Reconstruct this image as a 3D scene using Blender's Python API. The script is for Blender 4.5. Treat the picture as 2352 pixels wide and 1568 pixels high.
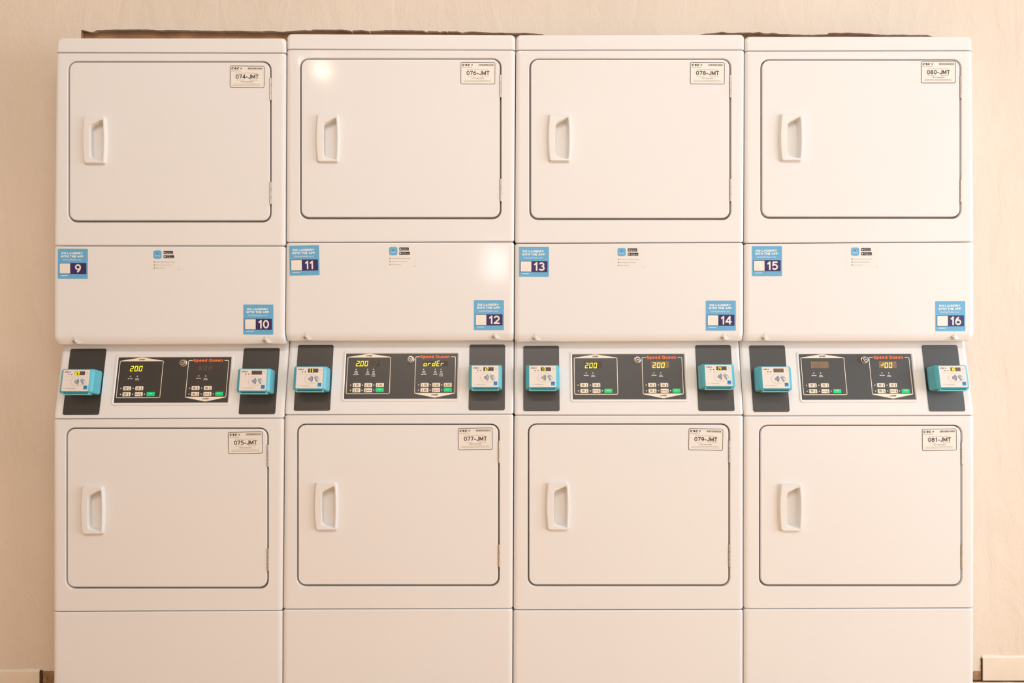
import bpy, bmesh, math, random
from mathutils import Vector

# ------------------------------------------------------------------ camera, world, lamps, exposure
for o in list(bpy.data.objects):
    bpy.data.objects.remove(o)
scene = bpy.context.scene
COLL = scene.collection
S = 768.0            # photograph pixels per metre on the plane of the dryer fronts
D = 2.2              # camera distance from that plane
CX, CY, ZC = 1176.0, 784.0, 1.085
WALL_D = 0.135       # the wall stands this far behind the dryer fronts
R = math.radians

cam_data = bpy.data.cameras.new('camera')
cam_data.sensor_width = 36.0
cam_data.lens = 36.0 * S * D / 2352.0
cam_data.clip_start = 0.05
cam = bpy.data.objects.new('camera', cam_data)
cam.location = (0.0, -D, ZC)
cam.rotation_euler = (R(90), 0, 0)
COLL.objects.link(cam)
scene.camera = cam

world = bpy.data.worlds.new('world')
scene.world = world
world.use_nodes = True
world.node_tree.nodes['Background'].inputs[0].default_value = (1.0, 0.9, 0.8, 1)
world.node_tree.nodes['Background'].inputs[1].default_value = 0.03

scene.view_settings.view_transform = 'Standard'
scene.view_settings.look = 'None'
scene.view_settings.gamma = 1.0
scene.view_settings.exposure = 0.0
scene.view_settings.use_curve_mapping = False


def lamp(name, kind, loc, energy, color, size=None, size_y=None, aim=None, radius=None):
    l = bpy.data.lights.new(name, kind)
    l.energy = energy
    l.color = color
    if kind == 'AREA':
        l.shape = 'RECTANGLE'
        l.size = size
        l.size_y = size_y
    else:
        l.shadow_soft_size = radius
    o = bpy.data.objects.new(name, l)
    o.location = loc
    if aim is not None:
        o.rotation_euler = (Vector(aim) - Vector(loc)).to_track_quat('-Z', 'Y').to_euler()
    COLL.objects.link(o)
    return o


# added soft lights above and at the right, a ceiling globe, a small window behind the camera
lamp('fill_light_middle', 'AREA', (1.2, -3.3, 3.84), 37, (0.93, 0.98, 1.0), 1.2, 0.6, aim=(0.9, -1.6, 0))  # added high fill for the fronts, no fixture known here
lamp('fill_light_left', 'AREA', (-0.6, -3.3, 3.84), 54, (1.0, 0.88, 0.80), 1.2, 0.6, aim=(-0.6, -1.6, 0))  # added fill for the left columns, no fixture known here
lamp('fill_light_right', 'AREA', (4.56, -2.2, 1.35), 142, (0.71, 0.86, 1.0), 3.0, 2.3, aim=(0.0, -2.2, 1.35))  # added area light for the brightness from the right, no window known
lamp('ceiling_globe_light', 'POINT', (-0.2582 * 4.8, -(4.8 - 2.2), 1.085 + 0.369 * 4.8), 2.6, (1.0, 0.83, 0.62), radius=0.05)
lamp('window_daylight', 'AREA', (-0.13, -4.1, 1.76), 1.5, (0.90, 0.96, 1.0), 0.2, 0.26, aim=(-0.13, 0, 1.4))

random.seed(7)

# ------------------------------------------------------------------ materials


def lin(c):
    return tuple(((v / 255.0) / 12.92) if v <= 10 else (((v / 255.0) + 0.055) / 1.055) ** 2.4 for v in c)


def mat(name, rgb, rough=0.5, metal=0.0, noise=0.03, nscale=30.0, bump=0.0, bscale=80.0, coat=0.0, spec=0.5, ior=1.5, emit=0.0, lin_rgb=None):
    m = bpy.data.materials.new(name)
    m.use_nodes = True
    nt = m.node_tree
    b = nt.nodes['Principled BSDF']
    c = lin_rgb or lin(rgb)
    tc = nt.nodes.new('ShaderNodeTexCoord')
    n = nt.nodes.new('ShaderNodeTexNoise')
    n.inputs['Scale'].default_value = nscale
    n.inputs['Detail'].default_value = 3.0
    nt.links.new(tc.outputs['Object'], n.inputs['Vector'])
    ramp = nt.nodes.new('ShaderNodeValToRGB')
    ramp.color_ramp.elements[0].position = 0.3
    ramp.color_ramp.elements[1].position = 0.7
    ramp.color_ramp.elements[0].color = (*[v * (1 - noise) for v in c], 1)
    ramp.color_ramp.elements[1].color = (*[min(1.0, v * (1 + noise * 0.5)) for v in c], 1)
    nt.links.new(n.outputs['Fac'], ramp.inputs['Fac'])
    nt.links.new(ramp.outputs['Color'], b.inputs['Base Color'])
    b.inputs['Roughness'].default_value = rough
    b.inputs['Metallic'].default_value = metal
    b.inputs['Specular IOR Level'].default_value = spec
    b.inputs['Coat Weight'].default_value = coat
    b.inputs['IOR'].default_value = ior
    if bump > 0:
        n2 = nt.nodes.new('ShaderNodeTexNoise')
        n2.inputs['Scale'].default_value = bscale
        n2.inputs['Detail'].default_value = 4.0
        nt.links.new(tc.outputs['Object'], n2.inputs['Vector'])
        bp = nt.nodes.new('ShaderNodeBump')
        bp.inputs['Strength'].default_value = bump
        bp.inputs['Distance'].default_value = 0.004
        nt.links.new(n2.outputs['Fac'], bp.inputs['Height'])
        nt.links.new(bp.outputs['Normal'], b.inputs['Normal'])
    if emit > 0:
        b.inputs['Emission Color'].default_value = (*c, 1)
        b.inputs['Emission Strength'].default_value = emit
    return m


def wall_material():
    m = mat('painted_plaster', None, rough=0.62, noise=0.05, nscale=2.2, lin_rgb=(0.79, 0.685, 0.585), spec=0.3)
    nt = m.node_tree
    b = nt.nodes['Principled BSDF']
    tc = [n for n in nt.nodes if n.type == 'TEX_COORD'][0]
    mp = nt.nodes.new('ShaderNodeMapping')
    mp.inputs['Scale'].default_value = (1.0, 1.0, 0.45)
    nt.links.new(tc.outputs['Object'], mp.inputs['Vector'])
    a = nt.nodes.new('ShaderNodeTexNoise')
    a.inputs['Scale'].default_value = 14.0
    a.inputs['Detail'].default_value = 5.0
    a.inputs['Distortion'].default_value = 0.8
    nt.links.new(mp.outputs['Vector'], a.inputs['Vector'])
    f = nt.nodes.new('ShaderNodeTexNoise')
    f.inputs['Scale'].default_value = 120.0
    nt.links.new(tc.outputs['Object'], f.inputs['Vector'])
    add = nt.nodes.new('ShaderNodeMath')
    add.operation = 'MULTIPLY_ADD'
    add.inputs[1].default_value = 0.12
    nt.links.new(f.outputs['Fac'], add.inputs[0])
    nt.links.new(a.outputs['Fac'], add.inputs[2])
    bp = nt.nodes.new('ShaderNodeBump')
    bp.inputs['Strength'].default_value = 0.45
    bp.inputs['Distance'].default_value = 0.012
    nt.links.new(add.outputs[0], bp.inputs['Height'])
    nt.links.new(bp.outputs['Normal'], b.inputs['Normal'])
    return m


MT = {
    'wall': wall_material(),
    'room_wall': mat('room_paint', None, 0.7, noise=0.03, nscale=3, lin_rgb=(0.74, 0.71, 0.67)),
    'ceiling': mat('ceiling_paint', None, 0.8, noise=0.02, nscale=4, lin_rgb=(0.84, 0.78, 0.70)),
    'floor': mat('vinyl_floor', None, 0.5, noise=0.2, nscale=6, lin_rgb=(0.82, 0.46, 0.15)),
    'trim': mat('trim_paint', None, 0.45, noise=0.05, nscale=12, bump=0.3, bscale=25, lin_rgb=(0.84, 0.74, 0.62)),
    'wood': mat('raw_lumber', None, 0.8, noise=0.35, nscale=12, lin_rgb=(0.42, 0.22, 0.11)),
    'bare': mat('bare_plaster', None, 0.9, noise=0.5, nscale=45, bump=0.8, bscale=70, lin_rgb=(0.36, 0.21, 0.11)),
    'paper': mat('torn_drywall', None, 0.9, noise=0.25, nscale=40, lin_rgb=(0.50, 0.40, 0.31)),
    'dark': mat('dark_gap', (74, 46, 24), 0.9, noise=0.2),  # dark tone standing in for shade in gaps and slots
    'enamel': mat('white_enamel', None, 0.1, noise=0.012, nscale=2.5, lin_rgb=(0.85, 0.84, 0.85)),
    'gap_back': mat('grey_gap_shade', None, 0.7, noise=0.1, lin_rgb=(0.26, 0.22, 0.19)),  # backing of the door gap, its shade put into the grey
    'plastic': mat('white_plastic', None, 0.3, noise=0.01, lin_rgb=(0.85, 0.835, 0.825)),
    'steel': mat('hinge_steel', None, 0.35, metal=0.85, noise=0.15, nscale=60, lin_rgb=(0.60, 0.55, 0.50)),
    'chrome': mat('lock_chrome', None, 0.22, metal=1.0, noise=0.05, lin_rgb=(0.78, 0.76, 0.74)),
    'overlay': mat('black_overlay', None, 0.4, spec=0.95, ior=1.58, noise=0.06, nscale=9, lin_rgb=(0.008, 0.005, 0.004)),
    'face': mat('black_faceplate', None, 0.4, spec=0.95, ior=1.58, noise=0.06, nscale=9, lin_rgb=(0.008, 0.005, 0.004)),
    'cream': mat('cream_print', (250, 238, 220), 0.45),
    'white': mat('white_print', (252, 250, 248), 0.4),
    'ink': mat('black_ink', (38, 28, 22), 0.5),
    'inkmid': mat('grey_ink', (120, 104, 92), 0.5),
    'rust': mat('rust_ink', (176, 128, 92), 0.5),
    'leaf': mat('green_leaf_ink', (40, 96, 88), 0.5),
    'orange': mat('orange_logo', None, 0.4, lin_rgb=(1.0, 0.18, 0.06)),
    'green': mat('green_key', None, 0.35, lin_rgb=(0.0, 0.80, 0.27)),
    'window': mat('smoked_display', None, 0.3, noise=0.15, nscale=60, lin_rgb=(0.07, 0.05, 0.04)),
    'window_pale': mat('tan_display', None, 0.35, noise=0.15, nscale=60, lin_rgb=(0.26, 0.165, 0.10)),
    'segment_off': mat('unlit_segment', None, 0.4, noise=0.1, lin_rgb=(0.14, 0.10, 0.085)),
    'led': mat('lit_segment', (255, 238, 30), 0.4, emit=1.0),
    'led_dot': mat('lit_lamp', (240, 205, 60), 0.4, emit=0.5),
    'sky': mat('sky_blue_vinyl', None, 0.32, noise=0.02, lin_rgb=(0.145, 0.45, 0.75)),
    'navy': mat('navy_vinyl', None, 0.32, noise=0.03, lin_rgb=(0.04, 0.022, 0.13)),
    'stickerwhite': mat('sticker_white', None, 0.4, lin_rgb=(0.88, 0.84, 0.79)),
    'clear': mat('clear_vinyl', None, 0.2, noise=0.01, lin_rgb=(0.85, 0.83, 0.825)),
    'idpaper': mat('label_stock', None, 0.4, lin_rgb=(0.87, 0.83, 0.78)),
    'teal': mat('teal_plastic', None, 0.28, noise=0.02, lin_rgb=(0.10, 0.51, 0.66)),
    'tealpale': mat('pale_teal_plastic', None, 0.3, noise=0.02, lin_rgb=(0.22, 0.66, 0.72)),
    'readerface': mat('reader_face', (236, 228, 222), 0.3),
    'blueink': mat('blue_ink', (40, 88, 130), 0.4),
    'hand': mat('pale_blue_ink', (160, 182, 204), 0.4),
    'bluebox': mat('blue_box_ink', (0, 120, 196), 0.4),
    'bluebox2': mat('bright_blue_ink', (20, 160, 226), 0.4),
    'oval': mat('pale_ring_ink', (188, 184, 178), 0.5),
    'bullet': mat('olive_bullet', (150, 160, 110), 0.5),
}

# ------------------------------------------------------------------ mesh helpers


def lerp(a, b, t):
    return a + (b - a) * t


def table(tab, y):
    if y <= tab[0][0]:
        return tab[0][1]
    for (y0, x0), (y1, x1) in zip(tab, tab[1:]):
        if y <= y1:
            return lerp(x0, x1, (y - y0) / (y1 - y0))
    return tab[-1][1]


def P(px, py, d=0.0):
    """Point on the front plane (seen at photograph pixel px, py), pushed back d metres."""
    return Vector(((px - CX) / S, d, ZC + (CY - py) / S))


def PW(px, py, d):
    """Point at depth d that shows at photograph pixel px, py."""
    k = 1 + d / D
    return Vector(((px - CX) / S * k, d, ZC + (CY - py) / S * k))


def rquad(c, r, n=5, inset=(0, 0, 0, 0)):
    """Rounded quad; c = TL, TR, BR, BL in (x, y-down); inset = left, top, right, bottom."""
    l, t, rr, b = inset
    tl, tr, br, bl = [Vector(p) for p in c]
    tl = tl + Vector((l, t)); tr = tr + Vector((-rr, t)); br = br + Vector((-rr, -b)); bl = bl + Vector((l, -b))
    q = [tl, tr, br, bl]
    out = []
    rad = r if isinstance(r, (tuple, list)) else (r,) * 4
    for i in range(4):
        r = rad[i]
        p, a, nx = q[i], q[i - 1], q[(i + 1) % 4]
        e1 = (a - p).normalized()
        e2 = (nx - p).normalized()
        ctr = p + (e1 + e2) * r
        for k in range(n + 1):
            th = (math.pi / 2) * k / n
            out.append(ctr - e2 * r * math.cos(th) - e1 * r * math.sin(th))
    return out


def rect(x0, y0, x1, y1):
    return [(x0, y0), (x1, y0), (x1, y1), (x0, y1)]


_tc = {}


def text2d(s, bold=0.0, slant=0.0):
    """Flat outline of a string: vertices normalised so that the capital height is 1, and faces."""
    key = (s, bold, slant)
    if key in _tc:
        return _tc[key]
    cu = bpy.data.curves.new('lettering', 'FONT')
    cu.body = s
    cu.size = 1.0
    cu.offset = bold
    cu.shear = slant
    cu.resolution_u = 3
    ob = bpy.data.objects.new('lettering', cu)
    me = ob.to_mesh()
    vs = [(v.co.x, v.co.y) for v in me.vertices]
    fs = [tuple(p.vertices) for p in me.polygons]
    ob.to_mesh_clear()
    bpy.data.objects.remove(ob)
    bpy.data.curves.remove(cu)
    k = 1 / 0.72
    vs = [(x * k, y * k) for x, y in vs]
    _tc[key] = (vs, fs)
    return _tc[key]


SEG = {'0': 'abcdef', '1': 'bc', '2': 'abged', '3': 'abgcd', '4': 'fgbc', '5': 'afgcd', '6': 'afgedc', '7': 'abc', '8': 'abcdefg',
       '9': 'abfgcd', 'o': 'gcde', 'r': 'ge', 'd': 'bcdeg', 'E': 'afged', '?': 'bg', ' ': '', 'H': 'fgbc'}


class MB:
    def __init__(self):
        self.v, self.f, self.m, self.mats = [], [], [], []

    def mi(self, name):
        if name not in self.mats:
            self.mats.append(name)
        return self.mats.index(name)

    def poly(self, pts, m):
        i = len(self.v)
        self.v += [Vector(p) for p in pts]
        self.f.append(tuple(range(i, i + len(pts))))
        self.m.append(self.mi(m))

    def loft(self, loops, m, cap0=False, cap1=False):
        mi = self.mi(m) if isinstance(m, str) else None
        n = len(loops[0])
        base = len(self.v)
        for lp in loops:
            self.v += [Vector(p) for p in lp]
        for a in range(len(loops) - 1):
            k = mi if mi is not None else self.mi(m[a])
            for j in range(n):
                j2 = (j + 1) % n
                self.f.append((base + a * n + j, base + a * n + j2, base + (a + 1) * n + j2, base + (a + 1) * n + j))
                self.m.append(k)
        if cap0:
            self.f.append(tuple(base + j for j in range(n)))
            self.m.append(mi if mi is not None else self.mi(m[0]))
        if cap1:
            o = base + (len(loops) - 1) * n
            self.f.append(tuple(o + j for j in range(n)))
            self.m.append(mi if mi is not None else self.mi(m[-1]))

    def box(self, p0, p1, m):
        (x0, y0, z0), (x1, y1, z1) = p0, p1
        a = [(x0, y0, z0), (x1, y0, z0), (x1, y1, z0), (x0, y1, z0)]
        b = [(x0, y0, z1), (x1, y0, z1), (x1, y1, z1), (x0, y1, z1)]
        self.loft([a, b], m, True, True)

    # flat print on a surface frame F(a, b, h)
    def pl(self, F, pts, h, m):
        self.poly([F(a, b, h) for a, b in pts], m)

    def rr(self, F, x0, y0, x1, y1, r, h, m, n=4):
        self.pl(F, rquad(rect(x0, y0, x1, y1), r, n), h, m)

    def ring(self, F, x0, y0, x1, y1, r, w, h, m, n=4):
        self.loft([[F(*p, h) for p in rquad(rect(x0, y0, x1, y1), r, n)],
                   [F(*p, h) for p in rquad(rect(x0 + w, y0 + w, x1 - w, y1 - w), max(r - w, 0.2), n)]], m)

    def disc(self, F, cx, cy, r, h, m, n=14, ry=None):
        ry = ry or r
        self.pl(F, [(cx + r * math.cos(2 * math.pi * k / n), cy + ry * math.sin(2 * math.pi * k / n)) for k in range(n)], h, m)

    def stroke(self, F, pts, w, h, m, close=False):
        n = len(pts)
        L, Rr = [], []
        for i in range(n):
            a = Vector(pts[i - 1] if (i > 0 or close) else pts[i])
            b = Vector(pts[(i + 1) % n] if (i < n - 1 or close) else pts[i])
            t = (b - a).normalized()
            nn = Vector((-t.y, t.x)) * w / 2
            p = Vector(pts[i])
            L.append(p + nn)
            Rr.append(p - nn)
        base = len(self.v)
        self.v += [F(*p, h) for p in L] + [F(*p, h) for p in Rr]
        for i in range(n if close else n - 1):
            j = (i + 1) % n
            self.f.append((base + i, base + j, base + n + j, base + n + i))
            self.m.append(self.mi(m))

    def stroke2(self, F, pts, t, kx, ky, h, m, close=False):
        """Stroke whose width is t, measured in letter units that are kx wide and ky high."""
        def G(a, b, hh):
            return F(a * kx, b * ky, hh)
        self.stroke(G, [(a / kx, b / ky) for a, b in pts], t, h, m, close)

    def text(self, F, s, x, y, cap, h, m, bold=0.0, slant=0.0, width=None, align='c'):
        """y is the baseline (b grows downwards); width fits the string to that width."""
        vs, fs = text2d(s, bold, slant)
        if not vs:
            return
        x0 = min(v[0] for v in vs)
        x1 = max(v[0] for v in vs)
        sx = cap if width is None else width / (x1 - x0)
        off = {'c': -(x0 + x1) / 2, 'l': -x0, 'r': -x1}[align]
        base = len(self.v)
        self.v += [F(x + (vx + off) * sx, y - vy * cap, h) for vx, vy in vs]
        mi = self.mi(m)
        for f in fs:
            self.f.append(tuple(base + i for i in f))
            self.m.append(mi)

    def segs(self, F, ch, x, y, w, hh, t, h, m, slant=0.12):
        """One seven-segment figure with its top left corner at x, y."""
        def q(pts):
            self.pl(F, [(x + a + (hh - b) * slant, y + b) for a, b in pts], h, m)
        g = t * 0.12
        mid = hh / 2
        bars = {
            'a': [(g, 0), (w - g, 0), (w - t, t), (t, t)],
            'd': [(t, hh - t), (w - t, hh - t), (w - g, hh), (g, hh)],
            'g': [(g + t * .4, mid), (t, mid - t / 2), (w - t, mid - t / 2), (w - g - t * .4, mid), (w - t, mid + t / 2), (t, mid + t / 2)],
            'f': [(0, g), (t, t + g), (t, mid - t / 2), (0, mid - g)],
            'e': [(0, mid + g), (t, mid + t / 2), (t, hh - t), (0, hh - g)],
            'b': [(w, g), (w, mid - g), (w - t, mid - t / 2), (w - t, t + g)],
            'c': [(w, mid + g), (w, hh - g), (w - t, hh - t), (w - t, mid + t / 2)],
        }
        for k in SEG[ch]:
            q(bars[k])

    def build(self, name, parent=None, origin=None, smooth=True, weighted=True, recalc=True):
        origin = Vector(origin) if origin is not None else Vector((0, 0, 0))
        me = bpy.data.meshes.new(name)
        me.from_pydata([tuple(v - origin) for v in self.v], [], self.f)
        for mm in self.mats:
            me.materials.append(MT[mm])
        me.polygons.foreach_set('material_index', self.m)
        if recalc:
            bm = bmesh.new()
            bm.from_mesh(me)
            bmesh.ops.recalc_face_normals(bm, faces=bm.faces)
            bm.to_mesh(me)
            bm.free()
        me.polygons.foreach_set('use_smooth', [smooth] * len(me.polygons))
        if smooth:
            me.set_sharp_from_angle(angle=R(38))
        me.update()
        o = bpy.data.objects.new(name, me)
        COLL.objects.link(o)
        if parent is not None:
            o.parent = parent
        else:
            o.location = origin
        if smooth and weighted:
            w = o.modifiers.new('weighted_normal', 'WEIGHTED_NORMAL')
            w.keep_sharp = True
            w.weight = 100
        return o



# ------------------------------------------------------------------ a plain stroke alphabet for the larger lettering


def E(cx, cy, rx, ry, a0, a1, n=14):
    return [(cx + rx * math.cos(R(a0 + (a1 - a0) * k / n)), cy + ry * math.sin(R(a0 + (a1 - a0) * k / n))) for k in range(n + 1)]


GL = {  # width, strokes on the unit square (y up); a stroke starting with 'o' is closed
    '0': (.62, [['o'] + E(.5, .5, .5, .5, 0, 360, 24)[:-1]]),
    '1': (.42, [[(.75, 0), (.75, 1)], [(.75, 1), (.05, .76)]]),
    '2': (.60, [E(.5, .70, .5, .30, 170, -38) + [(0.02, 0)], [(0, 0), (1, 0)]]),
    '3': (.60, [E(.47, .745, .45, .255, 155, -88), E(.47, .265, .53, .265, 88, -155)]),
    '4': (.64, [[(.76, 0), (.76, 1)], [(.72, 1), (0, .30)], [(0, .27), (1, .27)]]),
    '5': (.60, [[(.92, 1), (.16, 1)], [(.16, 1), (.09, .50)], E(.47, .32, .53, .32, 138, -150)]),
    '6': (.62, [['o'] + E(.5, .31, .5, .31, 0, 360, 22)[:-1], E(1.0, .31, 1.0, .72, 108, 180)]),
    '7': (.58, [[(0, 1), (1, 1)], [(1, 1), (.32, 0)]]),
    '8': (.62, [['o'] + E(.5, .765, .42, .235, 0, 360, 20)[:-1], ['o'] + E(.5, .265, .5, .265, 0, 360, 20)[:-1]]),
    '9': (.62, [['o'] + E(.5, .69, .5, .31, 0, 360, 22)[:-1], E(0, .69, 1.0, .72, -72, 0)]),
    '-': (.34, [[(0, .36), (1, .36)]]), '.': (.12, [[(.4, 0), (.6, 0)]]), ' ': (.22, []),
    'A': (.74, [[(0, 0), (.5, 1)], [(.5, 1), (1, 0)], [(.2, .30), (.8, .30)]]),
    'C': (.74, [E(.52, .5, .52, .5, 40, 320, 20)]),
    'D': (.72, [[(0, 0), (0, 1)], [(0, 1), (.4, 1)] + E(.4, .5, .6, .5, 88, -88) + [(.4, 0), (0, 0)]]),
    'E': (.58, [[(0, 0), (0, 1)], [(0, 1), (1, 1)], [(0, .5), (.88, .5)], [(0, 0), (1, 0)]]),
    'F': (.56, [[(0, 0), (0, 1)], [(0, 1), (1, 1)], [(0, .5), (.84, .5)]]),
    'G': (.76, [E(.52, .5, .52, .5, 42, 352, 20), [(.56, .42), (.98, .42)]]),
    'X': (.66, [[(0, 0), (1, 1)], [(0, 1), (1, 0)]]),
    'H': (.68, [[(0, 0), (0, 1)], [(1, 0), (1, 1)], [(0, .5), (1, .5)]]),
    'I': (.18, [[(.5, 0), (.5, 1)]]),
    'J': (.54, [[(1, 1), (1, .28)] + E(.5, .28, .5, .28, -8, -175)]),
    'L': (.54, [[(0, 0), (0, 1)], [(0, 0), (1, 0)]]),
    'M': (.80, [[(0, 0), (0, 1)], [(0, 1), (.5, .12)], [(.5, .12), (1, 1)], [(1, 1), (1, 0)]]),
    'N': (.68, [[(0, 0), (0, 1)], [(0, 1), (1, 0)], [(1, 0), (1, 1)]]),
    'O': (.82, [['o'] + E(.5, .5, .5, .5, 0, 360, 26)[:-1]]),
    'P': (.64, [[(0, 0), (0, 1)], [(0, 1), (.6, 1)] + E(.6, .73, .4, .27, 88, -88) + [(.6, .46), (0, .46)]]),
    'Q': (.84, [['o'] + E(.5, .5, .5, .5, 0, 360, 26)[:-1], [(.58, .26), (.98, -.04)]]),
    'R': (.66, [[(0, 0), (0, 1)], [(0, 1), (.6, 1)] + E(.6, .74, .4, .26, 88, -88) + [(.6, .48), (0, .48)], [(.5, .46), (1, 0)]]),
    'S': (.64, [E(.5, .74, .46, .26, 30, 258, 14) + E(.5, .26, .5, .26, 78, -150, 14)]),
    'T': (.62, [[(.5, 0), (.5, 1)], [(0, 1), (1, 1)]]),
    'U': (.68, [[(0, 1), (0, .36)] + E(.5, .36, .5, .36, 188, 352) + [(1, .36), (1, 1)]]),
    'W': (1.0, [[(0, 1), (.27, 0)], [(.27, 0), (.5, .85)], [(.5, .85), (.73, 0)], [(.73, 0), (1, 1)]]),
    'Y': (.70, [[(.5, 0), (.5, .44)], [(.5, .44), (0, 1)], [(.5, .44), (1, 1)]]),
    'd': (.60, [['o'] + E(.46, .34, .46, .34, 0, 360, 20)[:-1], [(1, 0), (1, 1)]]),
    'e': (.60, [E(.5, .34, .5, .34, 2, 310, 20), [(0.02, .36), (.98, .36)]]),
    'n': (.58, [[(0, 0), (0, .68)], E(.5, .36, .5, .32, 175, 5) + [(1, 0)]]),
    'p': (.60, [['o'] + E(.54, .34, .46, .34, 0, 360, 20)[:-1], [(0, -.3), (0, .66)]]),
    'u': (.58, [[(1, 0), (1, .68)], [(0, .68), (0, .32)] + E(.5, .32, .5, .32, 185, 355)]),
}


def stroke_text(mb, F, s, x, y, cap, h, m, t=0.2, width=None, align='c', slant=0.0, gap=0.12):
    """Lettering drawn with strokes of thickness t (of the capital height); y is the baseline, b grows downwards."""
    adv = [GL[ch][0] * (1 + 0.35 * t) + t * 0.55 if ch not in ' .' else GL[ch][0] + t * .3 for ch in s]
    total = sum(adv) + gap * (len(s) - 1)
    k = cap if width is None else width / total
    x0 = x - {'c': total * k / 2, 'l': 0, 'r': total * k}[align]
    for ch, w in zip(s, adv):
        for st in GL[ch][1]:
            h += 0.000012
            closed = st[0] == 'o'
            p = [(t / 2 + a * (w - t), t / 2 + b * (1 - t)) for a, b in (st[1:] if closed else st)]
            if not closed and len(p) == 2:
                (ax, ay), (bx, by) = p
                d = math.hypot(bx - ax, by - ay) or 1
                ex, ey = (bx - ax) / d * t * .49, (by - ay) / d * t * .49
                if abs(bx - ax) > .02 and abs(by - ay) > .02:
                    ex *= .45
                    ey *= .45
                p = [(ax - ex, ay - ey), (bx + ex, by + ey)]
            elif not closed:
                raw = st
                for end, nb in ((0, 1), (-1, -2)):
                    if raw[end][1] in (0, 1, .68) and raw[end][0] in (0, 1):
                        (ax, ay), (bx, by) = p[end], p[nb]
                        d = math.hypot(bx - ax, by - ay) or 1
                        p[end] = (ax - (bx - ax) / d * t * .49, ay - (by - ay) / d * t * .49)
            mb.stroke2(F, [(x0 + (a + slant * b) * k, y - b * cap) for a, b in p], t, k, cap, h, m, closed)
        x0 += (w + gap) * k


ORIG = {}


def thing(name, label, cat, loc, group=None):
    o = bpy.data.objects.new(name, None)
    o.empty_display_size = 0.1
    o.location = loc
    COLL.objects.link(o)
    o['label'] = label
    o['category'] = cat
    if group:
        o['group'] = group
    ORIG[o.name] = Vector(loc)
    return o


def sub(mb, name, parent, root, label=None, **kw):
    o = mb.build(name, parent, origin=ORIG[root.name], **kw)
    if label:
        o['label'] = label
    return o


def structure(mb, name, **kw):
    o = mb.build(name, **kw)
    o['kind'] = 'structure'
    return o


# ------------------------------------------------------------------ room
XL, XR, YB, ZT = -4.2, 4.6, -4.25, 3.9
edge = [(172, 90), (179, 68), (186, 67.6), (190, 69), (197, 70.5), (205, 73), (213, 74), (219, 71), (224, 69), (232, 69.5), (260, 68), (285, 68), (330, 67.5), (345, 68.2),
        (360, 69.7), (395, 69), (420, 69.2), (455, 70), (500, 71), (540, 70.4), (560, 71), (580, 72), (600, 72.4), (620, 70.7), (640, 72.8),
        (652, 73), (660, 72), (680, 70.4), (700, 69), (712, 70.3), (720, 68), (750, 68.3), (785, 68), (796, 69), (806.6, 70.6), (808, 74.2), (809.2, 70.2), (830, 69), (847.8, 71.2),
        (849, 75), (850.4, 70.6), (880, 70), (885, 69), (930, 69.5), (970, 70), (979, 73.5), (985, 71.4), (1005, 72), (1010, 73.8), (1018, 72), (1026.8, 72.5), (1028, 75), (1029.2, 72), (1050, 72),
        (1062, 75), (1078, 72.6), (1090, 72.5), (1130, 75), (1150, 74.6), (1170, 75.5), (1180, 76), (1210, 75.5), (1228, 77), (1245, 78.5), (1256, 82),
        (1400, 84), (1600, 81), (1618, 77.5), (1640, 76), (1650, 74.2), (1660, 73), (1672, 75.4), (1684, 76), (1700, 74.6), (1730, 75), (1745, 73.5), (1752, 76), (1762, 77),
        (1775, 75.4), (1790, 78), (1820, 79), (1850, 80.2), (1900, 79), (1904, 75.5), (1950, 74.8), (1965, 76), (2000, 77.5), (2024, 80), (2060, 79.6), (2130, 80.5),
        (2142, 84), (2180, 85), (2240, 90)]
pts = []
for (x0, y0), (x1, y1) in zip(edge, edge[1:]):
    n = max(1, int((x1 - x0) / 7))
    for k in range(n):
        t = k / n
        pts.append((lerp(x0, x1, t), lerp(y0, y1, t) + (random.uniform(-0.5, 0.5) if k else 0)))
pts.append(edge[-1])
HXL, HXR, HXT, ZTOP = -1.3785, 1.392, PW(186.5, 0, WALL_D).x, 2.003
mb = MB()
row = [PW(x, y, WALL_D) for x, y in pts]
row = [p for p in row if HXT <= p.x <= HXR]
row = [Vector((HXT, WALL_D, row[0].z))] + row + [Vector((HXR, WALL_D, row[-1].z))]
th = 0.016
for a, b in zip(row, row[1:]):
    if b.x - a.x < 1e-5:
        continue
    mb.poly([a, b, (b.x, WALL_D, ZT), (a.x, WALL_D, ZT)], 'wall')
    mb.poly([a, b, b + Vector((0, th, 0.001)), a + Vector((0, th, 0.001))], 'paper')
mb.poly([(XL, WALL_D, 0), (HXL, WALL_D, 0), (HXL, WALL_D, ZTOP), (XL, WALL_D, ZTOP)], 'wall')
mb.poly([(XL, WALL_D, ZTOP), (HXL, WALL_D, ZTOP), (HXT, WALL_D, ZTOP), (HXT, WALL_D, row[0].z), (HXT, WALL_D, ZT), (XL, WALL_D, ZT)], 'wall')
mb.poly([(HXR, WALL_D, 0), (XR, WALL_D, 0), (XR, WALL_D, ZT), (HXR, WALL_D, ZT), (HXR, WALL_D, row[-1].z)], 'wall')
mb.poly([(HXL, WALL_D, 0), (HXL, WALL_D + th, 0), (HXL, WALL_D + th, ZTOP), (HXL, WALL_D, ZTOP)], 'paper')
mb.poly([(HXT, WALL_D, ZTOP), (HXT, WALL_D + th, ZTOP), (HXT, WALL_D + th, row[0].z), (HXT, WALL_D, row[0].z)], 'wood')
mb.poly([(HXR, WALL_D, 0), (HXR, WALL_D + th, 0), (HXR, WALL_D + th, row[-1].z + .02), (HXR, WALL_D, row[-1].z + .02)], 'paper')
structure(mb, 'wall_back', smooth=False)

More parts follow.
